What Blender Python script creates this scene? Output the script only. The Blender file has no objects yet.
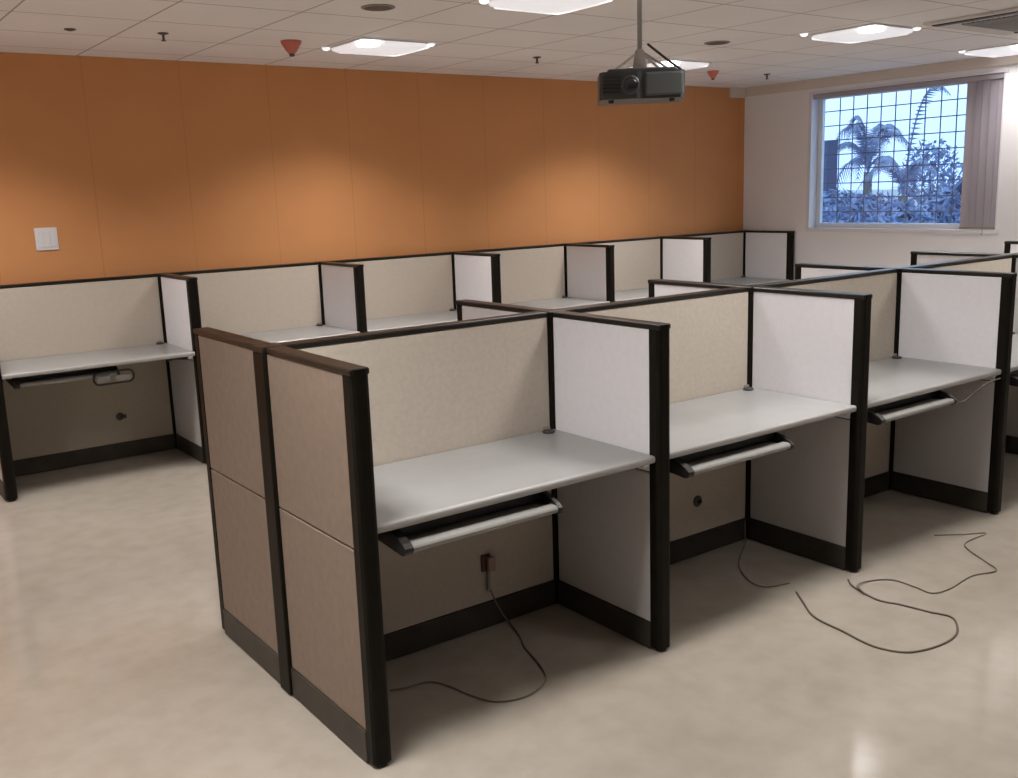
import bpy, bmesh, math, random
from mathutils import Vector, Matrix
random.seed(7)
scene = bpy.context.scene
C = scene.collection

# ------------------------------------------------------------------ camera
F_PX = 990.8
cam_d = bpy.data.cameras.new('camera')
cam_d.sensor_fit = 'HORIZONTAL'
cam_d.sensor_width = 36.0
cam_d.lens = 36.0 * F_PX / 1018.0
cam_d.clip_start = 0.02
cam_d.clip_end = 300
cam = bpy.data.objects.new('camera', cam_d)
C.objects.link(cam)
yaw, pitch, roll = -0.6279, -0.1965, -0.0334
r = Vector((math.cos(yaw), math.sin(yaw), 0)); fw = Vector((-math.sin(yaw), math.cos(yaw), 0)); up = Vector((0, 0, 1))
f2 = fw * math.cos(pitch) + up * math.sin(pitch)
u2 = up * math.cos(pitch) - fw * math.sin(pitch)
r3 = r * math.cos(roll) + u2 * math.sin(roll)
u3 = u2 * math.cos(roll) - r * math.sin(roll)
rot = Matrix((r3, u3, -f2)).transposed().to_4x4()
cam.matrix_world = Matrix.Translation((-1.2351, -3.0071, 1.6591)) @ rot
scene.camera = cam

# ------------------------------------------------------------------ view, world
scene.view_settings.view_transform = 'Standard'
scene.view_settings.look = 'None'
scene.view_settings.gamma = 1.0
scene.view_settings.exposure = -0.03
scene.view_settings.use_curve_mapping = False
scene.cycles.max_bounces = 8
scene.cycles.diffuse_bounces = 5
scene.cycles.sample_clamp_indirect = 6
w = bpy.data.worlds.new('sky'); scene.world = w; w.use_nodes = True
bgn = w.node_tree.nodes['Background']
wt = w.node_tree
wg = wt.nodes.new('ShaderNodeTexCoord'); ws = wt.nodes.new('ShaderNodeSeparateXYZ')
wr = wt.nodes.new('ShaderNodeValToRGB')
wt.links.new(wg.outputs['Generated'], ws.inputs[0]); wt.links.new(ws.outputs['Z'], wr.inputs[0])
wr.color_ramp.elements[0].position = 0.0; wr.color_ramp.elements[0].color = (0.42, 0.60, 1.0, 1)
wr.color_ramp.elements[1].position = 0.25; wr.color_ramp.elements[1].color = (0.62, 0.85, 1.0, 1)
wt.links.new(wr.outputs[0], bgn.inputs[0])
bgn.inputs[1].default_value = 2.2

# ------------------------------------------------------------------ materials
def lin(c):
    return tuple(((v / 255) / 12.92 if v / 255 <= 0.04045 else ((v / 255 + 0.055) / 1.055) ** 2.4) for v in c)

def mat(name, col, rough=0.6, metal=0.0, noise=0.0, nscale=8.0, bump=0.0, bscale=200.0, spec=0.5, coat=0.0):
    m = bpy.data.materials.new(name); m.use_nodes = True
    nt = m.node_tree; b = nt.nodes['Principled BSDF']
    b.inputs['Base Color'].default_value = (*col, 1)
    b.inputs['Roughness'].default_value = rough
    b.inputs['Metallic'].default_value = metal
    b.inputs['Specular IOR Level'].default_value = spec
    b.inputs['Coat Weight'].default_value = coat
    tc = nt.nodes.new('ShaderNodeTexCoord')
    if noise > 0:
        n = nt.nodes.new('ShaderNodeTexNoise'); n.inputs['Scale'].default_value = nscale; n.inputs['Detail'].default_value = 5
        nt.links.new(tc.outputs['Object'], n.inputs['Vector'])
        rp = nt.nodes.new('ShaderNodeValToRGB')
        rp.color_ramp.elements[0].position = 0.3; rp.color_ramp.elements[1].position = 0.7
        rp.color_ramp.elements[0].color = (*[c * (1 - noise) for c in col], 1)
        rp.color_ramp.elements[1].color = (*[min(1, c * (1 + noise)) for c in col], 1)
        nt.links.new(n.outputs['Fac'], rp.inputs[0]); nt.links.new(rp.outputs[0], b.inputs['Base Color'])
    if bump > 0:
        n2 = nt.nodes.new('ShaderNodeTexNoise'); n2.inputs['Scale'].default_value = bscale; n2.inputs['Detail'].default_value = 2
        nt.links.new(tc.outputs['Object'], n2.inputs['Vector'])
        bp = nt.nodes.new('ShaderNodeBump'); bp.inputs['Strength'].default_value = bump; bp.inputs['Distance'].default_value = 0.002
        nt.links.new(n2.outputs['Fac'], bp.inputs['Height']); nt.links.new(bp.outputs[0], b.inputs['Normal'])
    return m

def emis(name, col, s):
    m = bpy.data.materials.new(name); m.use_nodes = True
    nt = m.node_tree; b = nt.nodes['Principled BSDF']
    b.inputs['Base Color'].default_value = (*col, 1)
    b.inputs['Emission Color'].default_value = (*col, 1)
    b.inputs['Emission Strength'].default_value = s
    return m

M = {}
M['fabric_tan'] = mat('tan tackboard fabric', (0.535, 0.475, 0.40), 0.9, noise=0.05, nscale=60, bump=0.35, bscale=350, spec=0.15)
M['fabric_cream'] = mat('cream panel fabric', (0.54, 0.475, 0.40), 0.9, noise=0.03, nscale=40, bump=0.2, bscale=400, spec=0.15)
M['fabric_white'] = mat('off white panel fabric', (0.78, 0.77, 0.80), 0.9, noise=0.02, nscale=40, bump=0.15, bscale=400, spec=0.15)
M['fabric_taupe'] = mat('taupe panel fabric', (0.25, 0.192, 0.148), 0.85, noise=0.06, nscale=30, bump=0.2, bscale=400, spec=0.2)
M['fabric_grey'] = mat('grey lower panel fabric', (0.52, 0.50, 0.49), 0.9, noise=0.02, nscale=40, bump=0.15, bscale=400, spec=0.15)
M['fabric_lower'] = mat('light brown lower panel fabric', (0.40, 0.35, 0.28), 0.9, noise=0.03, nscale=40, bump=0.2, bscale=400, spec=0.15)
M['trim'] = mat('dark bronze painted trim', (0.0085, 0.0068, 0.0045), 0.48, noise=0.15, nscale=20, spec=0.12)
M['top'] = mat('glossy dark bronze cap trim', (0.014, 0.011, 0.008), 0.33, noise=0.15, nscale=20, spec=0.32)
M['base'] = mat('dark brown base raceway', (0.040, 0.033, 0.024), 0.5, noise=0.2, nscale=12, spec=0.4)
M['desk'] = mat('light grey laminate', (0.30, 0.30, 0.295), 0.32, noise=0.03, nscale=14, spec=0.5)
M['desk_edge'] = mat('pale grey edge band', (0.38, 0.37, 0.355), 0.35)
M['alu'] = mat('satin grey tray lip', (0.27, 0.265, 0.25), 0.5)
M['tray'] = mat('grey brown tray board', (0.16, 0.145, 0.13), 0.5)
M['black'] = mat('black plastic', (0.014, 0.012, 0.011), 0.45)
M['white_plastic'] = mat('white plastic', (0.72, 0.70, 0.70), 0.4)
M['plate'] = mat('white switch plate', (0.72, 0.70, 0.72), 0.35)
M['outlet_brown'] = mat('reddish brown outlet', (0.10, 0.045, 0.03), 0.5)
M['plug'] = mat('pinkish beige plug', (0.36, 0.25, 0.20), 0.5)
M['dark_outlet'] = mat('dark outlet', (0.05, 0.04, 0.035), 0.5)
M['cord'] = mat('grey brown cord', (0.17, 0.145, 0.11), 0.6)
M['cord_dark'] = mat('dark brown cord', (0.13, 0.10, 0.078), 0.6)
M['cord_pale'] = mat('pale grey cord', (0.30, 0.28, 0.24), 0.6)
M['wall'] = mat('pale wall paint', (0.82, 0.81, 0.83), 0.8, noise=0.02, nscale=2, spec=0.2)
M['reveal'] = mat('white window reveal paint', (0.72, 0.71, 0.74), 0.6, spec=0.3)
M['soffit'] = mat('pale beige soffit paint', (0.68, 0.61, 0.55), 0.8, spec=0.2)
M['frame_white'] = mat('white window frame', (0.75, 0.77, 0.82), 0.4)
M['grille'] = mat('grey painted window bars', (0.13, 0.16, 0.25), 0.5)
M['blind'] = mat('grey lilac blind fabric', (0.40, 0.365, 0.41), 0.8, spec=0.2)
M['blind_weight'] = mat('tan blind bottom weight', (0.28, 0.22, 0.13), 0.5)
M['red'] = mat('red plastic', (0.52, 0.14, 0.10), 0.5)
M['fixture'] = mat('white enamel light frame', (0.75, 0.75, 0.75), 0.4)
M['dark_disc'] = mat('dark bronze ceiling fitting', (0.07, 0.055, 0.045), 0.5)
M['projector'] = mat('charcoal projector shell', (0.042, 0.045, 0.042), 0.4, noise=0.1, nscale=20)
M['projector_grey'] = mat('dark grey projector face', (0.075, 0.082, 0.080), 0.35)
M['lens'] = mat('black lens glass', (0.01, 0.01, 0.012), 0.05, coat=1)
M['pole'] = mat('grey beige painted pole', (0.40, 0.37, 0.34), 0.4)
M['ac_grey'] = mat('grey air grille', (0.25, 0.235, 0.23), 0.6)
M['ac_panel'] = mat('off white air conditioner panel', (0.60, 0.56, 0.53), 0.6)

# glass
m = bpy.data.materials.new('window glass'); m.use_nodes = True
nt = m.node_tree; nt.nodes.clear()
o_ = nt.nodes.new('ShaderNodeOutputMaterial'); tr = nt.nodes.new('ShaderNodeBsdfTransparent'); gl = nt.nodes.new('ShaderNodeBsdfGlossy')
mx = nt.nodes.new('ShaderNodeMixShader'); tr.inputs[0].default_value = (0.90, 0.95, 1, 1); gl.inputs['Roughness'].default_value = 0.02
mx.inputs[0].default_value = 0.05
nt.links.new(tr.outputs[0], mx.inputs[1]); nt.links.new(gl.outputs[0], mx.inputs[2]); nt.links.new(mx.outputs[0], o_.inputs[0])
M['glass'] = m

# floor: waxed cream vinyl with faint marbling and dirt
m = mat('waxed cream vinyl floor', (0.50, 0.44, 0.37), 0.2, spec=0.5); M['floor'] = m
nt = m.node_tree; b = nt.nodes['Principled BSDF']
tc = nt.nodes.new('ShaderNodeTexCoord')
n1 = nt.nodes.new('ShaderNodeTexNoise'); n1.inputs['Scale'].default_value = 1.3; n1.inputs['Detail'].default_value = 7; n1.inputs['Roughness'].default_value = 0.6; n1.inputs['Distortion'].default_value = 0.6
n2 = nt.nodes.new('ShaderNodeTexNoise'); n2.inputs['Scale'].default_value = 9; n2.inputs['Detail'].default_value = 6
rp = nt.nodes.new('ShaderNodeValToRGB'); rp.color_ramp.elements[0].position = 0.3; rp.color_ramp.elements[1].position = 0.72
rp.color_ramp.elements[0].color = (0.365, 0.32, 0.265, 1); rp.color_ramp.elements[1].color = (0.41, 0.368, 0.315, 1)
mxc = nt.nodes.new('ShaderNodeMix'); mxc.data_type = 'RGBA'; mxc.blend_type = 'MULTIPLY'; mxc.inputs[0].default_value = 0.35
rp2 = nt.nodes.new('ShaderNodeValToRGB'); rp2.color_ramp.elements[0].position = 0.32; rp2.color_ramp.elements[1].position = 0.6
rp2.color_ramp.elements[0].color = (0.74, 0.72, 0.68, 1); rp2.color_ramp.elements[1].color = (1, 1, 1, 1)
nt.links.new(tc.outputs['Object'], n1.inputs['Vector']); nt.links.new(tc.outputs['Object'], n2.inputs['Vector'])
nt.links.new(n1.outputs['Fac'], rp.inputs[0]); nt.links.new(n2.outputs['Fac'], rp2.inputs[0])
nt.links.new(rp.outputs[0], mxc.inputs[6]); nt.links.new(rp2.outputs[0], mxc.inputs[7]); nt.links.new(mxc.outputs[2], b.inputs['Base Color'])
rr = nt.nodes.new('ShaderNodeMapRange'); rr.inputs['To Min'].default_value = 0.09; rr.inputs['To Max'].default_value = 0.15
nt.links.new(n2.outputs['Fac'], rr.inputs['Value']); nt.links.new(rr.outputs[0], b.inputs['Roughness'])
bp = nt.nodes.new('ShaderNodeBump'); bp.inputs['Strength'].default_value = 0.05; bp.inputs['Distance'].default_value = 0.01
nt.links.new(n1.outputs['Fac'], bp.inputs['Height']); nt.links.new(bp.outputs[0], b.inputs['Normal'])

def seam_mat(name, col, seamcol, axes, width, rough, noise):
    """col with thin seam lines every pitch along the object axes: axes = [(axis, origin, pitch)]"""
    m = mat(name, col, rough, spec=0.2); nt = m.node_tree; b = nt.nodes['Principled BSDF']
    tc = nt.nodes.new('ShaderNodeTexCoord'); sp = nt.nodes.new('ShaderNodeSeparateXYZ')
    nt.links.new(tc.outputs['Object'], sp.inputs[0])
    acc = None
    for ax, org, pitch in axes:
        a = nt.nodes.new('ShaderNodeMath'); a.operation = 'SUBTRACT'; a.inputs[1].default_value = org - pitch / 2
        nt.links.new(sp.outputs[ax], a.inputs[0])
        q = nt.nodes.new('ShaderNodeMath'); q.operation = 'FLOORED_MODULO'; q.inputs[1].default_value = pitch
        nt.links.new(a.outputs[0], q.inputs[0])
        s = nt.nodes.new('ShaderNodeMath'); s.operation = 'SUBTRACT'; s.inputs[1].default_value = pitch / 2
        nt.links.new(q.outputs[0], s.inputs[0])
        ab = nt.nodes.new('ShaderNodeMath'); ab.operation = 'ABSOLUTE'; nt.links.new(s.outputs[0], ab.inputs[0])
        lt = nt.nodes.new('ShaderNodeMath'); lt.operation = 'LESS_THAN'; lt.inputs[1].default_value = width / 2
        nt.links.new(ab.outputs[0], lt.inputs[0])
        if acc is None: acc = lt
        else:
            mx = nt.nodes.new('ShaderNodeMath'); mx.operation = 'MAXIMUM'
            nt.links.new(acc.outputs[0], mx.inputs[0]); nt.links.new(lt.outputs[0], mx.inputs[1]); acc = mx
    n = nt.nodes.new('ShaderNodeTexNoise'); n.inputs['Scale'].default_value = 1.6; n.inputs['Detail'].default_value = 6
    nt.links.new(tc.outputs['Object'], n.inputs['Vector'])
    rp = nt.nodes.new('ShaderNodeValToRGB'); rp.color_ramp.elements[0].position = 0.3; rp.color_ramp.elements[1].position = 0.7
    rp.color_ramp.elements[0].color = (*[c * (1 - noise) for c in col], 1); rp.color_ramp.elements[1].color = (*[c * (1 + noise) for c in col], 1)
    nt.links.new(n.outputs['Fac'], rp.inputs[0])
    mc = nt.nodes.new('ShaderNodeMix'); mc.data_type = 'RGBA'
    nt.links.new(acc.outputs[0], mc.inputs[0]); nt.links.new(rp.outputs[0], mc.inputs[6]); mc.inputs[7].default_value = (*seamcol, 1)
    nt.links.new(mc.outputs[2], b.inputs['Base Color'])
    n2 = nt.nodes.new('ShaderNodeTexNoise'); n2.inputs['Scale'].default_value = 250; nt.links.new(tc.outputs['Object'], n2.inputs['Vector'])
    bp = nt.nodes.new('ShaderNodeBump'); bp.inputs['Strength'].default_value = 0.12; bp.inputs['Distance'].default_value = 0.002
    nt.links.new(n2.outputs['Fac'], bp.inputs['Height']); nt.links.new(bp.outputs[0], b.inputs['Normal'])
    return m
M['ceiling'] = seam_mat('suspended ceiling tiles', (0.81, 0.785, 0.785), (0.42, 0.365, 0.34), [('X', 0.45, 0.62), ('Y', 1.27, 0.565)], 0.011, 0.9, 0.03)
M['orange'] = seam_mat('orange fabric wall panels', (0.60, 0.275, 0.112), (0.54, 0.24, 0.094), [('X', 0.47, 0.614)], 0.009, 0.85, 0.05)

M['lamp_soft'] = emis('frosted light diffuser', (0.88, 0.89, 0.93), 0.55)
M['lamp_rim'] = emis('bright diffuser rim', (0.98, 0.98, 1.0), 1.1)
M['lamp_hot'] = emis('bare lamp glow', (1, 1, 1), 5)

# ------------------------------------------------------------------ mesh helpers
def tag(o, label=None, cat=None, group=None, kind=None):
    if label: o['label'] = label
    if cat: o['category'] = cat
    if group: o['group'] = group
    if kind: o['kind'] = kind
    return o

class MB:
    def __init__(s): s.bm = bmesh.new()
    def box(s, a, b, bev=0.0, seg=2):
        bm = s.bm
        a, b = [min(x, y) for x, y in zip(a, b)], [max(x, y) for x, y in zip(a, b)]
        res = bmesh.ops.create_cube(bm, size=1.0)
        vs = res['verts']
        for v in vs:
            v.co = Vector(((v.co.x + .5) * (b[0] - a[0]) + a[0], (v.co.y + .5) * (b[1] - a[1]) + a[1], (v.co.z + .5) * (b[2] - a[2]) + a[2]))
        if bev > 0:
            es = list({e for v in vs for e in v.link_edges})
            bmesh.ops.bevel(bm, geom=es, offset=bev, segments=seg, affect='EDGES', profile=0.5)
        return s
    def prism(s, pts, axis, a, b):
        """polygon pts (2D) in the plane normal to axis, extruded from a to b"""
        bm = s.bm
        def co(p, t):
            if axis == 'x': return (t, p[0], p[1])
            if axis == 'y': return (p[0], t, p[1])
            return (p[0], p[1], t)
        v0 = [bm.verts.new(co(p, a)) for p in pts]; v1 = [bm.verts.new(co(p, b)) for p in pts]
        n = len(pts)
        bm.faces.new(v0); bm.faces.new(v1[::-1])
        for i in range(n): bm.faces.new((v0[i], v1[i], v1[(i + 1) % n], v0[(i + 1) % n]))
        bmesh.ops.recalc_face_normals(bm, faces=bm.faces)
        return s
    def lathe(s, prof, c=(0, 0, 0), axis='z', n=24):
        bm = s.bm; rings = []
        for rad, h in prof:
            ring = []
            for k in range(n):
                a = 2 * math.pi * k / n; x, y = rad * math.cos(a), rad * math.sin(a)
                p = (x, y, h) if axis == 'z' else ((h, x, y) if axis == 'x' else (x, h, y))
                ring.append(bm.verts.new((c[0] + p[0], c[1] + p[1], c[2] + p[2])))
            rings.append(ring)
        for i in range(len(rings) - 1):
            for k in range(n):
                bm.faces.new((rings[i][k], rings[i][(k + 1) % n], rings[i + 1][(k + 1) % n], rings[i + 1][k]))
        bm.faces.new(rings[0]); bm.faces.new(rings[-1][::-1])
        bmesh.ops.recalc_face_normals(bm, faces=bm.faces)
        return s
    def tube(s, pts, rad, n=8, smooth=True):
        pts = [Vector(p) for p in pts]
        if smooth: pts = spline(pts)
        bm = s.bm; rings = []
        for i, p in enumerate(pts):
            d = (pts[min(i + 1, len(pts) - 1)] - pts[max(i - 1, 0)]).normalized()
            a = d.cross(Vector((0, 0, 1)))
            if a.length < 1e-3: a = Vector((1, 0, 0))
            a.normalize(); b2 = d.cross(a).normalized()
            rd = rad(i / (len(pts) - 1)) if callable(rad) else rad
            rings.append([bm.verts.new(p + a * rd * math.cos(2 * math.pi * k / n) + b2 * rd * math.sin(2 * math.pi * k / n)) for k in range(n)])
        for i in range(len(rings) - 1):
            for k in range(n):
                bm.faces.new((rings[i][k], rings[i][(k + 1) % n], rings[i + 1][(k + 1) % n], rings[i + 1][k]))
        bm.faces.new(rings[0]); bm.faces.new(rings[-1][::-1])
        bmesh.ops.recalc_face_normals(bm, faces=bm.faces)
        return s
    def build(s, name, m, parent=None, smooth=False):
        me = bpy.data.meshes.new(name); s.bm.to_mesh(me); s.bm.free()
        me.materials.append(m)
        o = bpy.data.objects.new(name, me); C.objects.link(o)
        if smooth:
            for p in me.polygons: p.use_smooth = True
        if parent: o.parent = parent
        return o

def spline(P, k=8):
    out = []
    for i in range(len(P) - 1):
        p0 = P[max(i - 1, 0)]; p1 = P[i]; p2 = P[i + 1]; p3 = P[min(i + 2, len(P) - 1)]
        for j in range(k):
            t = j / k
            out.append(0.5 * ((2 * p1) + (-p0 + p2) * t + (2 * p0 - 5 * p1 + 4 * p2 - p3) * t * t + (-p0 + 3 * p1 - 3 * p2 + p3) * t ** 3))
    out.append(P[-1]); return out

def empty(name, loc=(0, 0, 0)):
    o = bpy.data.objects.new(name, None); o.empty_display_size = 0.1
    C.objects.link(o); o.location = loc; return o

def kids(o): return [c for c in bpy.data.objects if c.parent == o]
def copy_tree(o, parent=None):
    c = o.copy(); C.objects.link(c)
    if parent: c.parent = parent
    for ch in kids(o): copy_tree(ch, c)
    return c

# ------------------------------------------------------------------ room
ZC = 2.58; YW = 3.79; XW = 6.70; XL = -3.6; YB = -5.4
def struct(name, mb, m): return tag(mb.build(name, m), kind='structure')
struct('floor', MB().box((XL - .2, YB - .2, -0.2), (XW + .2, YW + .2, 0)), M['floor'])
struct('ceiling', MB().box((XL - .2, YB - .2, ZC), (XW + .2, YW + .2, ZC + .2)), M['ceiling'])
struct('wall_orange', MB().box((XL, YW, 0), (XW, YW + .2, ZC)), M['orange'])
struct('wall_left', MB().box((XL - .2, YB, 0), (XL, YW, ZC)), M['wall'])
struct('wall_behind', MB().box((XL, YB - .2, 0), (XW, YB, ZC)), M['wall'])
WY0, WY1, WZ0, WZ1 = 1.18, 3.0, 1.215, 2.46
mb = MB()
mb.box((XW, YB, 0), (XW + .2, WY0, ZC)); mb.box((XW, WY1, 0), (XW + .2, YW, ZC))
mb.box((XW, WY0, 0), (XW + .2, WY1, WZ0)); mb.box((XW, WY0, WZ1), (XW + .2, WY1, ZC))
struct('wall_right', mb, M['wall'])
# soffit strip along the top of the window wall, with its short return over the orange wall
struct('trim_1', MB().box((XW - .02, YB, 2.50), (XW, YW - .0, ZC), .003).box((6.47, YW - .03, 2.49), (XW - .02, YW, ZC), .003), M['soffit'])

# window: reveal lining, frame, glass
wn = empty('window_1', (XW, (WY0 + WY1) / 2, WZ0)); tag(wn, kind='structure')
def wpart(name, mb, m):
    o = mb.build(name, m, wn); o.matrix_parent_inverse = Matrix.Translation(wn.location).inverted(); return o
t_ = .012
wpart('reveal_lining', MB().box((XW + .002, WY0 - .02, WZ0), (XW + .2, WY0 + t_, WZ1)).box((XW - .006, WY1 - t_, WZ0), (XW + .2, WY1 + .02, WZ1))
      .box((XW - .006, WY0 - .02, WZ0 - .02), (XW + .2, WY1 + .02, WZ0 + t_)).box((XW - .006, WY0 - .02, WZ1 - t_), (XW + .2, WY1 + .02, WZ1 + .01)), M['reveal'])
fx0, fx1 = XW + .10, XW + .14
fw_ = .045
wpart('window_frame', MB().box((fx0, WY0 + t_, WZ0 + t_), (fx1, WY0 + t_ + fw_, WZ1 - t_), .004).box((fx0, WY1 - t_ - fw_, WZ0 + t_), (fx1, WY1 - t_, WZ1 - t_), .004)
      .box((fx0, WY0 + t_ + fw_, WZ0 + t_), (fx1, WY1 - t_ - fw_, WZ0 + t_ + fw_), .004).box((fx0, WY0 + t_ + fw_, WZ1 - t_ - fw_), (fx1, WY1 - t_ - fw_, WZ1 - t_), .004), M['frame_white'])
wpart('pane', MB().box((fx0 + .018, WY0 + t_ + fw_, WZ0 + t_ + fw_), (fx0 + .022, WY1 - t_ - fw_, WZ1 - t_ - fw_)), M['glass'])

# security grille outside the glass
gr = empty('window_grille', (XW + .17, (WY0 + WY1) / 2, WZ0)); tag(gr, 'thin dark metal security grid of squares outside the window', 'window grille')
def gpart(name, mb, m, sm=False):
    o = mb.build(name, m, gr, sm); o.matrix_parent_inverse = Matrix.Translation(gr.location).inverted(); return o
mbv = MB(); mbh = MB()
yy = 2.945 - .145
while yy > WY0 + .03:
    mbv.tube([(XW + .165, yy, WZ0 + t_), (XW + .165, yy, WZ1 - t_)], .0052, 6, False); yy -= .1425
zz = 2.425 - .132
while zz > WZ0 + .05:
    mbh.tube([(XW + .176, WY0 + t_, zz), (XW + .176, WY1 - t_, zz)], .0052, 6, False); zz -= .1315
gpart('vertical_bars', mbv, M['grille']); gpart('horizontal_bars', mbh, M['grille'])

# vertical blind
bl = empty('vertical_blind', (XW + .02, 1.33, 2.4)); tag(bl, 'grey vertical slat blind drawn to the right side of the window', 'blind')
def bpart(name, mb, m):
    o = mb.build(name, m, bl); o.matrix_parent_inverse = Matrix.Translation(bl.location).inverted(); return o
bpart('head_rail', MB().box((XW + .005, WY0 + .015, 2.405), (XW + .055, WY1 - .015, 2.445), .004), M['blind'])
ys = [1.172, 1.235, 1.300, 1.362, 1.418]
for i, y0 in enumerate(ys):
    ang = [.10, .22, .15, .30, .2][i]
    c, s_ = math.cos(ang), math.sin(ang)
    n = 6; wd = .085
    pts = []
    for k in range(n + 1):
        t = k / n; bow = .006 * math.sin(math.pi * t)
        pts.append((XW + .012 + wd * t * s_ * .6 + bow, y0 + wd * t * c))
    back = [(p[0] + .0015, p[1]) for p in pts[::-1]]
    bpart('slat', MB().prism(pts + back, 'z', 1.252, 2.407), M['blind'])
bpart('bottom_weight', MB().box((XW + .008, 1.172, 1.235), (XW + .04, 1.50, 1.251), .003), M['blind_weight'])
bpart('pull_cord', MB().tube([(XW - .008, 1.29, 2.40), (XW - .008, 1.29, 1.8), (XW - .008, 1.288, 1.24), (XW - .01, 1.30, 1.20)], .0022, 6), M['cord_pale'])

# ------------------------------------------------------------------ outside the window
M['leaf'] = mat('haze tinted palm leaf', (0.16, 0.20, 0.33), 0.6, noise=0.3, nscale=4)  # blue glare and haze of the distance mixed into the leaf colour
M['shrub'] = mat('hazy shrub leaf', (0.18, 0.24, 0.40), 0.7, noise=0.4, nscale=3)  # foliage base colour lightened towards blue to stand in for haze
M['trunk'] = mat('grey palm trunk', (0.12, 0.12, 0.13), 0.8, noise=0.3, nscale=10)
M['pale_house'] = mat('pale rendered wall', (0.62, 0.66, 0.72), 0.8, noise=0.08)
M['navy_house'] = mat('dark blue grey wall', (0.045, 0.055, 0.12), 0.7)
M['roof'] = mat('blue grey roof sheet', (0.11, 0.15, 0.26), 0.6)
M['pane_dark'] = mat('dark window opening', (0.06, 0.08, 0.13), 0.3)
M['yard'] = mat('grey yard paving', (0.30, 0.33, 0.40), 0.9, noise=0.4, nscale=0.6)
tag(MB().box((XW + 1.5, -20, -3.3), (90, 70, -3.0)).build('yard_ground', M['yard']), kind='structure')
def frond(mb, base, azim, length, lift, droop, wid):
    pts = []; n = 12
    d = Vector((math.cos(azim), math.sin(azim), 0))
    for i in range(n + 1):
        t = i / n
        pts.append(Vector(base) + d * (length * t * (0.35 + .65 * t)) + Vector((0, 0, lift * math.sin(t * math.pi * .62) - droop * t ** 3)))
    mb.tube(pts, lambda t: .035 * (1 - .8 * t), 5, False)
    side = d.cross(Vector((0, 0, 1)))
    bm = mb.bm
    for i in range(2, n):
        for k in range(3):
            p = pts[i].lerp(pts[min(i + 1, n)], k / 3); f = (pts[min(i + 1, n)] - pts[i]).normalized()
            for sgn in (-1, 1):
                L = wid * math.sin(math.pi * min(1, (i + k / 3) / n * .9 + .1)) + .12
                tip = p + side * sgn * L * .7 + f * L * .6 + Vector((0, 0, -L * .55))
                a = p + f * .03; b2 = p - f * .03
                up_ = Vector((0, 0, .012))
                vs = [bm.verts.new(q) for q in (a, b2, tip, a + up_, b2 + up_)]
                bm.faces.new((vs[0], vs[1], vs[2])); bm.faces.new((vs[3], vs[2], vs[4])); bm.faces.new((vs[0], vs[2], vs[3])); bm.faces.new((vs[1], vs[4], vs[2]))
    return mb
def palm(loc, h, specs, label):
    t = empty('palm_tree', loc); tag(t, label, 'palm tree', 'palms outside the window')
    mb = MB().tube([(0, 0, 0), (.05, .03, h * .5), (0, 0, h)], lambda q: .2 - .06 * q, 10); mb.build('trunk', M['trunk'], t, True)
    for az, L, lift, droop, wd in specs:
        frond(MB(), (0, 0, h), az, L, lift, droop, wd).build('frond', M['leaf'], t)
    return t
def shrub(loc, rx, ry, rz, label, n=420):
    hz = loc[2] + 3
    t = empty('leafy_tree', (loc[0], loc[1], -3)); tag(t, label, 'tree', 'trees outside the window')
    mb = MB(); bm = mb.bm
    for i in range(n):
        u = random.uniform(-1, 1); a = random.uniform(0, 6.283); q = random.uniform(.55, 1)
        p = Vector((rx * q * math.sqrt(1 - u * u) * math.cos(a), ry * q * math.sqrt(1 - u * u) * math.sin(a), hz + rz * (1 + q * u)))
        d1 = Vector((random.uniform(-1, 1), random.uniform(-1, 1), random.uniform(-1, 1))).normalized() * random.uniform(.07, .17)
        d2 = Vector((random.uniform(-1, 1), random.uniform(-1, 1), random.uniform(-1, 1))).normalized() * random.uniform(.035, .08)
        nn = d1.cross(d2).normalized() * .006
        top = [bm.verts.new(p + k + nn) for k in (-d1, -d2, d1, d2)]; bot = [bm.verts.new(p + k - nn) for k in (-d1, -d2, d1, d2)]
        bm.faces.new(top); bm.faces.new(bot[::-1])
        for k in range(4): bm.faces.new((top[k], bot[k], bot[(k + 1) % 4], top[(k + 1) % 4]))
    mb.build('foliage', M['shrub'], t)
    MB().tube([(0, 0, 0), (.04, .02, hz), (0, .05, hz + rz * 1.3)], lambda q: .09 - .05 * q, 7).build('stem', M['trunk'], t)
    return t
def house(name, a, b, m, wins, label, roof=None):
    t = empty(name, ((a[0] + b[0]) / 2, (a[1] + b[1]) / 2, a[2])); tag(t, label, 'building', 'buildings beyond the window')
    inv = Matrix.Translation(t.location).inverted()
    o = MB().box(a, b).build('wall', m, t); o.matrix_parent_inverse = inv
    for (y0, y1, z0, z1) in wins:
        o = MB().box((a[0] - .05, y0, z0), (a[0] + .02, y1, z1)).build('window', M['pane_dark'], t); o.matrix_parent_inverse = inv
    if roof:
        o = MB().prism(roof, 'x', a[0] - .4, b[0] + .4).build('roof', M['roof'], t); o.matrix_parent_inverse = inv
    return t
def ray_pt(u, v, X):
    d = f2 + r3 * ((u - 509) / F_PX) - u3 * ((v - 389) / F_PX)
    s = (X - cam.matrix_world.translation.x) / d.x
    return cam.matrix_world.translation + d * s
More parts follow.
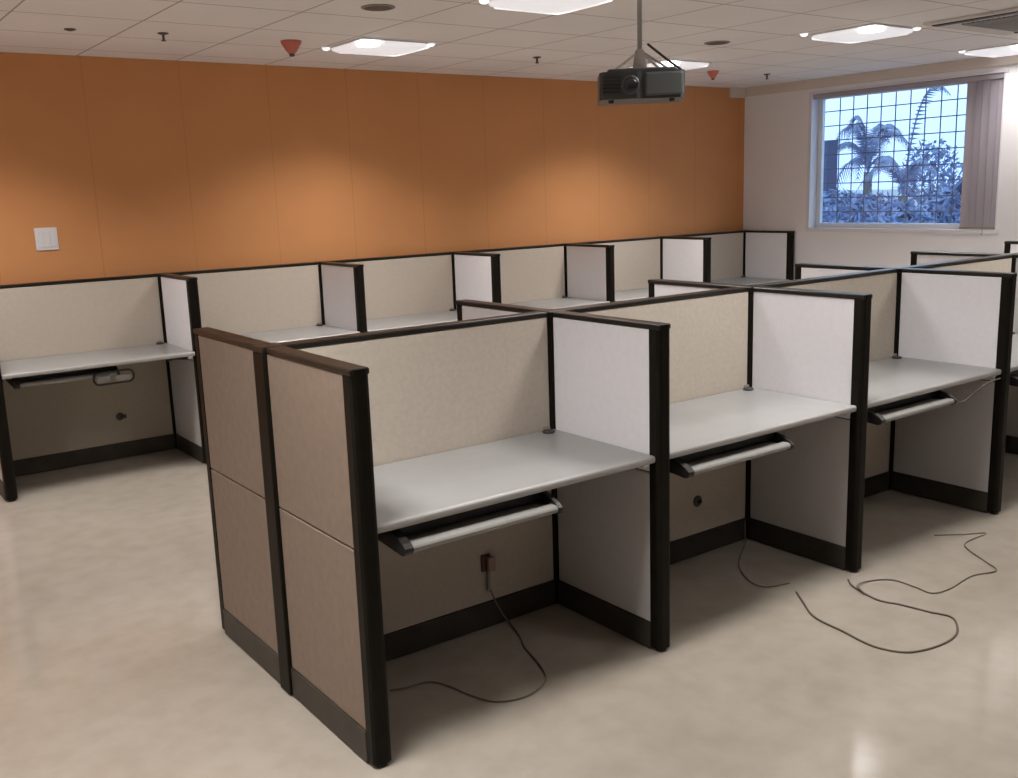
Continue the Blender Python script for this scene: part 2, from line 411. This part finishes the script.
# places read off the view through the window
p = ray_pt(868, 172, 30.0)
palm((30.0, p.y, -3), p.z + 3, [(1.6, 1.6, 2.1, 1.3, .55), (-1.5, 1.5, 2.0, 1.2, .55), (2.4, 1.9, 1.5, 1.6, .55), (-2.3, 1.8, 1.7, 1.5, .55), (3.1, 1.2, 2.0, .8, .5), (.8, 1.8, 1.4, 1.6, .55), (-.7, 1.7, 1.8, 1.3, .55), (0, 1.2, 2.0, .9, .5), (1.9, .8, 2.2, .6, .4), (1.3, 2.2, .9, 2.0, .55), (-1.8, 2.2, .9, 2.0, .55)], 'bushy palm left of centre beyond the window grid')
p = ray_pt(903, 196, 26.0)
palm((26.0, p.y, -3), p.z + 3, [(-1.5, 1.3, 3.2, .2, .40), (1.5, 1.3, 1.5, .9, .45), (-1.9, 1.7, 1.4, 1.2, .45), (.3, 1.3, 1.2, 1.0, .45), (2.6, 1.5, 1.3, 1.1, .45)], 'smaller palm with one tall arching frond right of the bushy palm')
for (u, v, X, rx, rz, n_, lb) in [(840, 219, 19, 1.0, .70, 800, 'low loose tree top at the lower left of the window view'), (868, 221, 16.5, .9, .55, 800, 'low tree top below the bushy palm'), (931, 180, 33, 1.2, 1.5, 1000, 'round tree top on the skyline right of the palms'), (946, 212, 14.6, .30, .36, 400, 'small tree top in front of the sloping roof'), (901, 226, 12.8, .5, .34, 600, 'low tree top at the bottom centre of the window view')]:
    p = ray_pt(u, v, X)
    shrub((X, p.y, p.z - rz), rx * .9, rx, rz, lb, n_)
def house_px(name, u0, u1, vt, X, depth, m, wins, label, roof_h=0):
    a = ray_pt(u1, vt, X); b = ray_pt(u0, vt, X)
    top = (a.z + b.z) / 2
    W_ = [(a.y + (b.y - a.y) * q0, a.y + (b.y - a.y) * q1, top - z1, top - z0) for q0, q1, z0, z1 in wins]
    rf = None
    if roof_h: rf = [(a.y - .3, top), (b.y + .3, top), ((a.y + b.y) / 2, top + roof_h)]
    house(name, (X, a.y, -3), (X + depth, b.y, top), m, W_, label, rf)
house_px('tower_block', 806, 820, 141, 22, .8, M['navy_house'], [(.2, .45, .5, 1.3), (.2, .45, 2.0, 2.8)], 'dark blue building at the left edge of the window view')
house_px('long_house', 822, 905, 190, 34, 6, M['pale_house'], [(.08 + .15 * i, .15 + .15 * i, .4, 1.1) for i in range(6)] + [(.08 + .15 * i, .15 + .15 * i, 1.7, 2.5) for i in range(6)], 'long pale house low behind the bushy palm')
house_px('block_house', 893, 950, 186, 52, 6, M['pale_house'], [(.1 + .22 * i, .22 + .22 * i, .7, 1.9) for i in range(4)] + [(.1 + .22 * i, .22 + .22 * i, 2.9, 4.0) for i in range(4)], 'pale block of flats on the skyline right of the palms')
# sloping roof seen at the lower right of the window
t = empty('garage', (19, 8, -3)); tag(t, 'shed with a blue grey roof sloping up at the right of the window view', 'building', 'buildings beyond the window')
inv = Matrix.Translation(t.location).inverted()
pa = ray_pt(925, 232, 18); pb = ray_pt(968, 182, 18)
o = MB().prism([(pa.y, -3), (pa.y, pa.z), (pb.y, pb.z), (pb.y - 2.5, pb.z), (pb.y - 2.5, -3)], 'x', 18.05, 24).build('wall', M['navy_house'], t); o.matrix_parent_inverse = inv
o = MB().prism([(pa.y + .1, pa.z), (pb.y, pb.z + .02), (pb.y - 2.6, pb.z + .02), (pb.y - 2.6, pb.z + .15), (pb.y - .03, pb.z + .15), (pa.y + .1, pa.z + .13)], 'x', 17.8, 24.2).build('roof', M['roof'], t); o.matrix_parent_inverse = inv

# ------------------------------------------------------------------ partitions
H = 1.20; W = 1.1641; t = .0613; h = t / 2; BB = .108; TT = .020; SEAM = .672
CP = h + .011      # half size of the connector posts
def fabric(mb, ax, s, a, b, z0, z1):
    """thin padded tile on side s of a panel; ax = direction the panel runs"""
    o0, o1 = s * (h - .014), s * (h - .002)
    if ax == 'x': mb.box((a, o0, z0), (b, o1, z1), .003)
    else: mb.box((o0, a, z0), (o1, b, z1), .003)
    return mb

def wing_parts(root, L, sgn, left, right, lslow=None, rslow=None):
    """panel running from the spine (y=0) to y = sgn*L; tiles on x- (left) and x+ (right)"""
    y0 = sgn * CP; y1 = sgn * (L - .048)
    MB().box((-(h - .013), y0, .02), (h - .013, y1, H - .012)).build('core', M['trim'], root)
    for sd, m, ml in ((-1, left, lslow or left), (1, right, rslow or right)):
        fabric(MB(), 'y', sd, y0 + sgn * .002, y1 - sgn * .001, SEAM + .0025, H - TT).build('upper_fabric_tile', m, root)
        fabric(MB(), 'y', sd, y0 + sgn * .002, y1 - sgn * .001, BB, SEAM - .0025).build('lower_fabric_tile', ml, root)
    # end post: rounded nose, full height
    yo = sgn * L
    pts = [(-h, y1), (-h, yo - sgn * .014), (-h * .80, yo - sgn * .004), (-h * .5, yo), (h * .5, yo), (h * .80, yo - sgn * .004), (h, yo - sgn * .014), (h, y1)]
    MB().prism(pts, 'z', .014, H - .002).build('end_post', M['trim'], root)
    MB().lathe([(.020, 0), (.021, .008), (.012, .014)], (0, yo - sgn * .026, 0), n=16).build('foot', M['black'], root)
    MB().box((-h - .001, y0, H - TT), (h + .001, yo - sgn * .002, H), .006, 3).build('top_trim', M['top'], root)
    MB().box((-h - .003, y0 - sgn * .0, .004), (h + .003, y1, BB - .002), .003).build('base_trim', M['base'], root)

def spine_parts(root, L, fm, bm_):
    x0, x1 = CP, L - CP
    MB().box((x0, -(h - .013), .02), (x1, h - .013, H - .012)).build('core', M['trim'], root)
    for sd, m in ((-1, fm), (1, bm_)):
        fabric(MB(), 'x', sd, x0 + .002, x1 - .002, SEAM + .0025, H - TT).build('upper_fabric_tile', m, root)
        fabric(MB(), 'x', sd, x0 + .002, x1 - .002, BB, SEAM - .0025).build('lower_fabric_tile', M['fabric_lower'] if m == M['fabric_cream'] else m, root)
    MB().box((x0 - .001, -h - .001, H - TT), (x1 + .001, h + .001, H), .006, 3).build('top_trim', M['top'], root)
    MB().box((x0, -h - .003, .004), (x1, h + .003, BB - .002), .003).build('base_trim', M['base'], root)

def post_parts(root):
    MB().box((-CP, -CP, .004), (CP, CP, H - TT), .004).build('post_body', M['trim'], root)
    MB().box((-CP, -CP, H - TT), (CP, CP, H + .001), .005, 3).build('post_cap', M['top'], root)

ORD = ['first', 'second', 'third', 'fourth', 'fifth', 'sixth']
ISL = 'front island'
# prototypes
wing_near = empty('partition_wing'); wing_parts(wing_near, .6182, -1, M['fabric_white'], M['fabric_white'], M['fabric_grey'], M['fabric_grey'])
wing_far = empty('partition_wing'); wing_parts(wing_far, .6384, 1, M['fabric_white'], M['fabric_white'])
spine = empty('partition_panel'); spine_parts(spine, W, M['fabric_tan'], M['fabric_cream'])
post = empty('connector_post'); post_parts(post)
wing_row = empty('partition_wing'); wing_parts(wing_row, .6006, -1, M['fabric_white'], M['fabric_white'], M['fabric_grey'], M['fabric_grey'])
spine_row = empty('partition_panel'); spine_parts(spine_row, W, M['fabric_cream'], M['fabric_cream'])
def place(proto, first, loc):
    o = proto if first else copy_tree(proto)
    o.location = loc; return o

# end panel of the island (taupe outside)
e1 = empty('end_panel', (0, 0, 0)); wing_parts(e1, .6182, -1, M['fabric_taupe'], M['fabric_white'])
tag(e1, 'taupe end panel half with a broad dark front post, nearest the camera', 'partition', 'taupe end panels of the front island')
e2 = empty('end_panel', (0, 0, 0)); wing_parts(e2, .6384, 1, M['fabric_taupe'], M['fabric_white'])
tag(e2, 'taupe end panel half farther from the camera, behind the dark middle post', 'partition', 'taupe end panels of the front island')

near_l = ['white wing partition between the first and second desks of the front island', 'white wing partition between the second and third desks of the front island',
          'white wing partition right of the third desk of the front island', 'wing partition past the fourth desk of the front island', None]
far_l = ['far-side wing partition behind the first cross of the front island', 'far-side wing partition behind the second cross of the front island',
         'far-side wing partition behind the third cross, beside the last wall-row post', 'far-side wing partition behind the fourth cross, below the blind', 'far-side wing partition at the right edge, topmost of the island']
sp_l = ['tan back panel of the first desk in the front island', 'tan back panel of the second desk in the front island', 'tan back panel of the third desk in the front island',
        'back panel of the fourth desk, its top edge running to the right edge', 'back panel beyond the fourth desk at the right edge']
post_l = ['dark post in the middle of the taupe end panel', 'dark post at the back right corner of the first island desk', 'dark post at the back right corner of the second island desk',
          'dark post at the back right corner of the third island desk', 'dark post at the back right corner of the fourth island desk', 'dark post at the last cross of the front island']
for k in range(5):
    if k < 4:
        o = place(wing_near, k == 0, ((k + 1) * W, 0, 0)); tag(o, near_l[k], 'partition', 'near-side wings of the front island')
    o = place(wing_far, k == 0, ((k + 1) * W, 0, 0)); tag(o, far_l[k], 'partition', 'far-side wings of the front island')
    o = place(spine, k == 0, (k * W, 0, 0)); tag(o, sp_l[k], 'partition', 'back panels of the front island')
for k in range(6):
    o = place(post, k == 0, (k * W, 0, 0)); tag(o, post_l[k], 'post', 'connector posts of the front island')

# wall row
YA = 3.7299; XA = .8261
for i in range(-1, 6):
    x = XA + i * W
    lb = ['dark-posted end wing partition of the wall row at the left edge'] + ['white wing partition right of the %s desk along the orange wall' % ORD[j] for j in range(6)]
    o = place(wing_row, i == -1, (x, YA, 0)); tag(o, lb[i + 1], 'partition', 'wing partitions of the wall row')
    o = copy_tree(post); o.location = (x, YA, 0)
    pl = ['dark corner post at the left end of the wall row'] + ['dark corner post at the back right of the %s wall-row desk' % ORD[j] for j in range(6)]
    tag(o, pl[i + 1], 'post', 'connector posts of the wall row')
    if i < 5:
        o = place(spine_row, i == -1, (x, YA, 0)); tag(o, 'cream back panel of the %s desk along the orange wall' % ORD[i + 1], 'partition', 'back panels of the wall row')

# ------------------------------------------------------------------ desks with keyboard trays
HD = .7384; DD = .6002
def make_desk(tray_back=0.0, mouse=False):
    root = empty('desk')
    x0, x1 = h + .001, W - h - .001
    MB().box((x0, -DD + .010, HD - .026), (x1, -h - .004, HD), .002).build('desktop', M['desk'], root)
    # rounded front edge band
    prof = [(-DD + .010, HD - .0005), (-DD + .005, HD - .0015), (-DD + .001, HD - .006), (-DD, HD - .013), (-DD + .001, HD - .021), (-DD + .005, HD - .026), (-DD + .010, HD - .0265)]
    MB().prism(prof, 'x', x0, x1).build('front_edge', M['desk_edge'], root)
    # brackets
    for xa_, xb in ((x0 + .003, x0 + .009), (x1 - .009, x1 - .003)):
        b = MB().prism([(-h - .012, HD - .027), (-.56, HD - .027), (-.57, HD - .038), (-.50, HD - .062), (-.20, HD - .095), (-h - .012, HD - .13)], 'x', xa_, xb).build('bracket', M['black'], root)
    MB().prism([(-.545, HD - .027), (-.585, HD - .027), (-.575, HD - .042), (-.553, HD - .050)], 'x', x1 - .034, x1 - .010).build('bracket_tip', M['white_plastic'], root)
    # cable clip at the back corner
    MB().lathe([(.0, 0), (.024, .001), (.026, .004), (.020, .010), (.008, .013)], (W - h - .055, -.072, HD), n=20).build('cable_grommet', M['dark_outlet'], root, True)
    MB().box((W - h - .070, -.062, HD + .009), (W - h - .038, -.056, HD + .022), .002).build('grommet_clip', M['cord_pale'], root)
    # keyboard tray
    tx0, tx1 = .115, .680
    yb = tray_back
    k = empty('keyboard_tray'); k.parent = root
    yf = -.632 + yb
    MB().box((tx0 + .012, yf + .03, .648), (tx1 - .012, yf + .27, .656), .002).build('tray_board', M['tray'], k)
    lip = [(yf + .040, .656), (yf + .040, .665), (yf + .014, .666), (yf + .004, .662), (yf, .656), (yf + .001, .649), (yf + .005, .643), (yf + .012, .641), (yf + .018, .650), (yf + .030, .656)]
    MB().prism(lip, 'x', tx0 + .012, tx1 - .010).build('tray_lip', M['alu'], k)
    for a_, b_ in ((tx0 - .016, tx0 + .013), (tx1 - .011, tx1 + .004)):
        cap = [(yf + .28, .655), (yf + .28, .700), (yf + .10, .700), (yf + .05, .688), (yf + .012, .672), (yf - .003, .660), (yf - .004, .649), (yf + .003, .639), (yf + .016, .635), (yf + .10, .642)]
        MB().prism(cap, 'x', a_, b_).build('end_cap', M['black'], k)
        MB().box((a_ + .002, yf + .09, .700), (a_ + .012, -.06, HD - .0265), .001).build('slide_rail', M['black'], k)
    MB().box((tx0 + .012, yf + .085, .668), (tx1 - .011, yf + .097, HD - .028), .001).build('rear_rail', M['black'], k)
    if mouse:
        # mouse shelf hung at the right end: dark hoop with two pale pads
        import math as _m
        def stad(cx, cz, w_, hh, r_, n=6):
            P = []
            for cxx, czz, a0 in ((cx + w_ / 2 - r_, cz + hh / 2 - r_, 0), (cx - w_ / 2 + r_, cz + hh / 2 - r_, 90), (cx - w_ / 2 + r_, cz - hh / 2 + r_, 180), (cx + w_ / 2 - r_, cz - hh / 2 + r_, 270)):
                for q in range(n + 1):
                    a = _m.radians(a0 + 90 * q / n); P.append((cxx + r_ * _m.cos(a), czz + r_ * _m.sin(a)))
            return P
        pts = [(x, yf - .012, z) for x, z in stad(.645, .636, .235, .075, .034)]
        MB().tube(pts + [pts[0]], .006, 8, False).build('mouse_shelf_hoop', M['black'], k, True)
        MB().box((.545, yf - .014, .608), (.628, yf - .008, .650), .004).build('mouse_shelf_pad', M['alu'], k)
        MB().box((.655, yf - .014, .608), (.745, yf - .008, .646), .004).build('mouse_shelf_pad', M['alu'], k)
    return root
desk = make_desk()
dl = ['first grey desk of the front island, beside the taupe end panel', 'second grey desk of the front island with keyboard tray', 'third grey desk of the front island, below the window blind', 'fourth grey desk of the front island, cut by the right edge']
for k in range(4):
    o = place(desk, k == 0, (k * W, 0, 0)); tag(o, dl[k], 'desk', 'desks on the near side of the front island')
deskA = make_desk(.10, True); deskA.location = (XA - W, YA, 0)
tag(deskA, 'leftmost grey desk below the white switch, with a mouse shelf hanging under it', 'desk', 'desks along the orange wall')
for i in range(0, 5):
    o = copy_tree(desk); o.location = (XA + i * W, YA, 0)
    tag(o, '%s desk from the left along the orange wall, mostly hidden by the island' % ORD[i + 1], 'desk', 'desks along the orange wall')

# hanging cable below the third desk
tag(MB().tube([(2 * W + .70, -.61, .655), (2 * W + .76, -.615, .636), (2 * W + .86, -.60, .645), (2 * W + .97, -.612, .690), (2 * W + 1.10, -.612, .700)], .0035, 8).build('hanging_cable', M['cord_dark'], None, True),
    'thin dark cable sagging below the third island desk', 'cable')

# ------------------------------------------------------------------ outlets
def outlet(loc, label, kind):
    t_ = empty('power_outlet', loc); tag(t_, label, 'power outlet', 'outlets low on the back panels')
    if kind == 0:
        MB().box((-.020, -.012, -.032), (.020, 0, .034), .003).build('outlet_plate', M['outlet_brown'], t_)
        MB().box((-.002, -.034, -.030), (.028, -.012, .026), .004).build('plug', M['plug'], t_)
        MB().box((.000, -.020, -.115), (.012, -.004, -.030), .003).build('plug_tail', M['cord_pale'], t_)
    else:
        MB().lathe([(.026, 0), (.026, -.006), (.020, -.010)], (0, 0, 0), 'y', 20).build('outlet_plate', M['dark_outlet'], t_)
        MB().lathe([(.010, -.010), (.010, -.018), (.007, -.020)], (0.004, 0, 0), 'y', 14).build('socket', M['black'], t_)
        if kind == 2:
            MB().box((.012, -.012, -.016), (.040, 0, .010), .003).build('side_clip', M['dark_outlet'], t_)
yf_ = -(h - .002)
outlet((.785, yf_, .268), 'reddish brown outlet with a plug under the first island desk', 0)
outlet((1.955, yf_, .262), 'small round dark outlet under the second island desk', 1)
outlet((.445, YA + yf_, .285), 'small dark outlet under the leftmost wall-row desk', 2)

# ------------------------------------------------------------------ cords
z = .004
def cord(pts, m, label, rad=.0032):
    tag(MB().tube([(p + (z,))[:3] if len(p) == 2 else p for p in pts], rad, 8).build('loose_cable', m, None, True), label, 'cord', 'loose cords on the floor')
cord([(.792, -.050, .16), (.812, -.052, .11), (.845, -.060, .04), (.862, -.085, .010), (.83, -.18), (.788, -.264), (.749, -.40), (.694, -.508), (.584, -.554), (.479, -.523), (.435, -.43), (.411, -.325), (.375, -.26), (.292, -.243), (.24, -.225)], M['cord'], 'thin grey cord dropping from the outlet and curling under the first desk')
cord([(2.255, -.052, .104), (2.253, -.056, .03), (2.235, -.075, .006), (2.10, -.16), (1.987, -.251), (1.897, -.388), (1.90, -.47), (2.005, -.507)], M['cord'], 'thin pale cord along the floor under the second desk', .0028)
cord([(1.951, -.585), (1.885, -.671), (1.806, -.782), (1.782, -.928), (1.76, -1.064), (1.792, -1.158), (1.859, -1.20), (1.965, -1.219), (2.066, -1.209), (2.154, -1.163), (2.2, -1.11), (2.178, -1.035), (2.156, -.926), (2.13, -.84), (2.172, -.702), (2.221, -.643)], M['cord_dark'], 'dark cord looped in an oval on the floor before the second wing', .0040)
cord([(2.13, -.78, .013), (2.183, -.712, .012), (2.283, -.712), (2.356, -.765), (2.358, -.863), (2.352, -.945), (2.449, -.966), (2.637, -.952), (2.769, -.987), (2.835, -.907), (2.92, -.778), (3.0, -.725), (3.179, -.721), (3.092, -.664), (2.98, -.58)], M['cord'], 'grey brown cord zigzagging on the floor before the third desk', .0032)

# ------------------------------------------------------------------ wall switch
sw = empty('wall_switch', (.146, YW, 1.463)); tag(sw, 'white square switch plate on the orange wall', 'switch')
MB().box((-.066, -.010, -.070), (.066, 0, .070), .003).build('switch_plate', M['plate'], sw)
for k in range(3):
    MB().box((-.054 + k * .037, -.015, -.050), (-.054 + k * .037 + .032, -.010, .050), .002).build('rocker', M['white_plastic'], sw)

# ------------------------------------------------------------------ ceiling lights
def make_light():
    root = empty('ceiling_light')
    s = .266
    c = .10
    def hexa(q, cc): return [(-q, -q), (q - cc, -q), (q, -q + cc), (q, q), (-q + cc, q), (-q, q - cc)]
    f = MB(); O_, I_ = hexa(s + .012, c), hexa(s, c)
    for k in range(6):
        a, b = O_[k], O_[(k + 1) % 6]; a2, b2 = I_[k], I_[(k + 1) % 6]
        f.prism([a, b, b2, a2], 'z', -.010, 0)
    f.build('light_frame', M['fixture'], root)
    # shallow bowed diffuser
    bm_ = MB(); n = 12; vs = {}
    for i in range(n + 1):
        for j in range(n + 1):
            x = -s + 2 * s * i / n; y = -s + 2 * s * j / n
            q = (1 - (x / s) ** 2) * (1 - (y / s) ** 2)
            e = max(0, (y - x) - (2 * s - c)); x += e / 2; y -= e / 2
            e = max(0, (x - y) - (2 * s - c)); x -= e / 2; y += e / 2
            vs[i, j] = bm_.bm.verts.new((x, y, -.008 - .030 * q ** .5))
    for i in range(n):
        for j in range(n): bm_.bm.faces.new((vs[i, j], vs[i, j + 1], vs[i + 1, j + 1], vs[i + 1, j]))
    bm_.build('diffuser', M['lamp_soft'], root, True)
    # bright rims along the far and right edges
    MB().box((-s + .11, s - .020, -.018), (s - .01, s - .002, -.004), .003).box((s - .020, -s + .11, -.018), (s - .002, s - .02, -.004), .003).build('reflector_rim', M['lamp_rim'], root)
    MB().box((-s + .02, -s + .01, -.036), (-s + .13, -s + .13, -.010), .010).build('lamp', M['lamp_hot'], root)
    return root
ld = None
def add_area(root, energy, col=(1, .965, .94)):
    global ld
    if ld is None:
        ld = bpy.data.lights.new('fixture_glow', 'AREA'); ld.shape = 'SQUARE'; ld.size = .5
        ld.energy = energy; ld.color = col; ld.spread = math.radians(124)
    o = bpy.data.objects.new('fixture_glow', ld); C.objects.link(o); o.parent = root; o.location = (0, 0, -.045)
lights = {(2.0, 2.70): 'square ceiling light over the wall row, right of the red cone', (2.0, .99): 'square ceiling light cut by the top edge',
          (4.54, 2.70): 'square ceiling light half hidden behind the projector', (4.54, .99): 'square ceiling light in front of the window, left of the air conditioner slot',
          (6.38, .99): 'square ceiling light at the right edge above the blind', (-.47, 2.70): 'ceiling light just showing at the top left corner'}
proto = make_light(); used = False
add_area(proto, 21.0)
for x in (-2.96, -.47, 2.0, 4.54, 6.38):
    for y in (2.70, .99, -.70, -2.40):
        if (x > 6 and y > 2) or (x < 0 and y == .99) or (y < -2 and x not in (2.0, 4.54)): continue
        o = place(proto, not used, (x, y, ZC)); used = True
        if x > 6:      # the last fixture, right beside the window wall, is a dimmer one
            for c_ in kids(o):
                if c_.type == 'LIGHT': c_.data = c_.data.copy(); c_.data.energy = 7.0
        if x < 0 and y == -.70:   # open floor left of the island, brighter fixtures
            for c_ in kids(o):
                if c_.type == 'LIGHT': c_.data = c_.data.copy(); c_.data.energy = 31.0
        if y < -2:     # the fixtures behind the camera's right shoulder are dimmed
            for c_ in kids(o):
                if c_.type == 'LIGHT': c_.data = c_.data.copy(); c_.data.energy = 8.5
        if (x, y) in lights: tag(o, lights[(x, y)], 'ceiling light', 'square ceiling lights')
        else: tag(o, 'square ceiling light outside the picture', 'ceiling light', 'ceiling lights outside the frame')
spot = empty('round_spotlight')
MB().lathe([(.030, 0), (.030, -.005), (.026, -.009)], n=20).build('spot_ring', M['fixture'], spot)
MB().lathe([(.025, -.007), (.022, -.018), (.012, -.024)], n=20).build('spot_lens', M['lamp_rim'], spot, True)
for i, (u, v, lb) in enumerate([(326, 49, 'tiny round spot at the left corner of the light over the wall row'), (431, 45, 'round spot at the right corner of the light over the wall row'),
                 (484, 2, 'round spot left of the light cut by the top edge'), (705, 65, 'round spot right of the light behind the projector'),
                 (804, 35, 'round spot left of the light in front of the window'), (917, 29, 'round spot right of the light in front of the window'), (962, 52, 'round spot left of the light at the right edge')]):
    d = f2 + r3 * ((u - 509) / F_PX) - u3 * ((v - 389) / F_PX)
    s_ = (ZC - .015 - cam.matrix_world.translation.z) / d.z; p = cam.matrix_world.translation + d * s_
    o = place(spot, i == 0, (p.x, p.y, ZC)); tag(o, lb, 'spotlight', 'round spots beside the square lights')

# ------------------------------------------------------------------ ceiling fittings
def cpt(u, v, zz=ZC):
    d = f2 + r3 * ((u - 509) / F_PX) - u3 * ((v - 389) / F_PX)
    s_ = (zz - cam.matrix_world.translation.z) / d.z; return cam.matrix_world.translation + d * s_
for i, (u, v, sc, lb) in enumerate([(291, 41, 1.0, 'red cone-shaped ceiling sounder left of the light over the wall row'), (713, 71, .8, 'small red ceiling sounder right of the projector')]):
    p = cpt(u, v); a = empty('alarm_sounder', (p.x, p.y, ZC)); tag(a, lb, 'alarm', 'red ceiling alarms')
    MB().lathe([(.062 * sc, 0), (.060 * sc, -.012 * sc), (.034 * sc, -.055 * sc), (.020 * sc, -.072 * sc)], n=24).build('cone', M['red'], a, True)
    MB().lathe([(.018 * sc, -.070 * sc), (.014 * sc, -.088 * sc)], n=16).build('tip', M['dark_disc'], a)
for (u, v, lb) in [(163, 33, 'brass sprinkler head near the left end of the orange wall'), (537, 57, 'small dark sprinkler head left of the projector'), (767, 74, 'tiny dark sprinkler head near the window wall')]:
    p = cpt(u, v); a = empty('sprinkler_head', (p.x, p.y, ZC)); tag(a, lb, 'sprinkler', 'sprinkler heads on the ceiling')
    MB().lathe([(.030, 0), (.030, -.004), (.012, -.010)], n=20).build('rose', M['dark_disc'], a)
    MB().lathe([(.007, -.009), (.007, -.036), (.014, -.040), (.014, -.043)], n=12).build('nozzle', M['dark_disc'], a)
p = cpt(70, 29); tag(MB().lathe([(.030, 0), (.030, -.004), (.012, -.010)], (p.x, p.y, ZC), n=20).build('ceiling_disc', M['dark_disc']), 'tiny flat dark disc on the ceiling at the upper left', 'ceiling fitting')
for (u, v, lb) in [(378, 7, 'dark round speaker grille on the ceiling above the wall row light'), (717, 42.5, 'dark round speaker grille on the ceiling right of the projector pole')]:
    p = cpt(u, v); a = empty('ceiling_speaker', (p.x, p.y, ZC)); tag(a, lb, 'speaker', 'round ceiling speakers')
    MB().lathe([(.085, 0), (.085, -.004), (.075, -.007)], n=32).build('speaker_ring', M['ac_grey'], a)
    MB().lathe([(.074, -.006), (.060, -.009)], n=32).build('speaker_mesh', M['dark_disc'], a)

# air conditioner cassette
ac = empty('ceiling_air_conditioner', (5.02, .10, ZC)); tag(ac, 'flat ceiling air conditioner with a dark slot at the top right', 'air conditioner')
MB().box((-.475, -.475, -.018), (.475, .475, 0), .006).build('fascia', M['ac_panel'], ac)
for a_, b_ in (((-.43, -.36), (-.375, .44)), ((.385, -.36), (.425, .36)), ((-.36, -.425), (.36, -.385))):
    MB().box((a_[0], a_[1], -.024), (b_[0], b_[1], -.016), .002).build('air_slot', M['black'], ac)
mbg = MB()
for k in range(21): mbg.box((-.31, -.32 + k * .031, -.026), (.31, -.32 + k * .031 + .020, -.017))
mbg.build('intake_grille', M['ac_grey'], ac)

# ------------------------------------------------------------------ projector
pj = empty('ceiling_projector', (1.665, .02, 2.0)); tag(pj, 'charcoal projector hanging from a thin ceiling pole', 'projector')
R_ = Matrix.Rotation(-.70, 4, 'Z')
pj.matrix_world = Matrix.Translation((1.665, .02, 2.0)) @ R_
MB().prism([(-.165, -.10), (-.150, -.125), (-.02, -.135), (.0, -.125), (.150, -.125), (.168, -.105), (.170, .11), (.150, .13), (-.150, .13), (-.168, .10)], 'z', .0, .105).build('case', M['projector'], pj)
bm2 = MB(); bm2.box((-.135, -.11, .100), (.140, .115, .118), .010); bm2.build('top_cover', M['projector'], pj)
MB().box((.012, -.139, .010), (.160, -.122, .098), .008).build('front_panel', M['projector_grey'], pj)
mbs = MB()
for k in range(5): mbs.box((-.155, -.132, .024 + k * .014), (-.085, -.120, .030 + k * .014))
mbs.build('side_vent', M['black'], pj)
MB().lathe([(.036, -.120), (.036, -.145), (.030, -.150)], (-.045, 0, .052), 'y', 24).build('lens_ring', M['projector'], pj)
MB().lathe([(.028, -.149), (.020, -.153), (.006, -.155)], (-.045, 0, .052), 'y', 20).build('lens', M['lens'], pj, True)
for x_ in (-.12, .12): MB().lathe([(.012, 0), (.010, -.012)], (x_, -.09, 0), n=12).build('foot', M['black'], pj)
MB().box((-.055, -.045, .118), (.055, .045, .126), .002).build('mount_plate', M['pole'], pj)
MB().lathe([(.030, .126), (.026, .15), (.020, .19), (.013, .20)], n=18).build('mount_collar', M['pole'], pj, True)
MB().lathe([(.0095, .19), (.0095, .572)], n=16).build('pole', M['pole'], pj, True)
MB().lathe([(.045, .572), (.045, .580)], n=20).build('ceiling_flange', M['pole'], pj)
for sx, sy in ((-1, -1), (1, 1), (1, -1)): MB().tube([(.02 * sx, .02 * sy, .18), (.10 * sx, .08 * sy, .118)], .005, 8, False).build('mount_arm', M['pole'], pj)
MB().tube([(.03, -.03, .215), (.10, -.075, .15), (.155, -.10, .105)], .005, 8, False).build('cable', M['black'], pj)
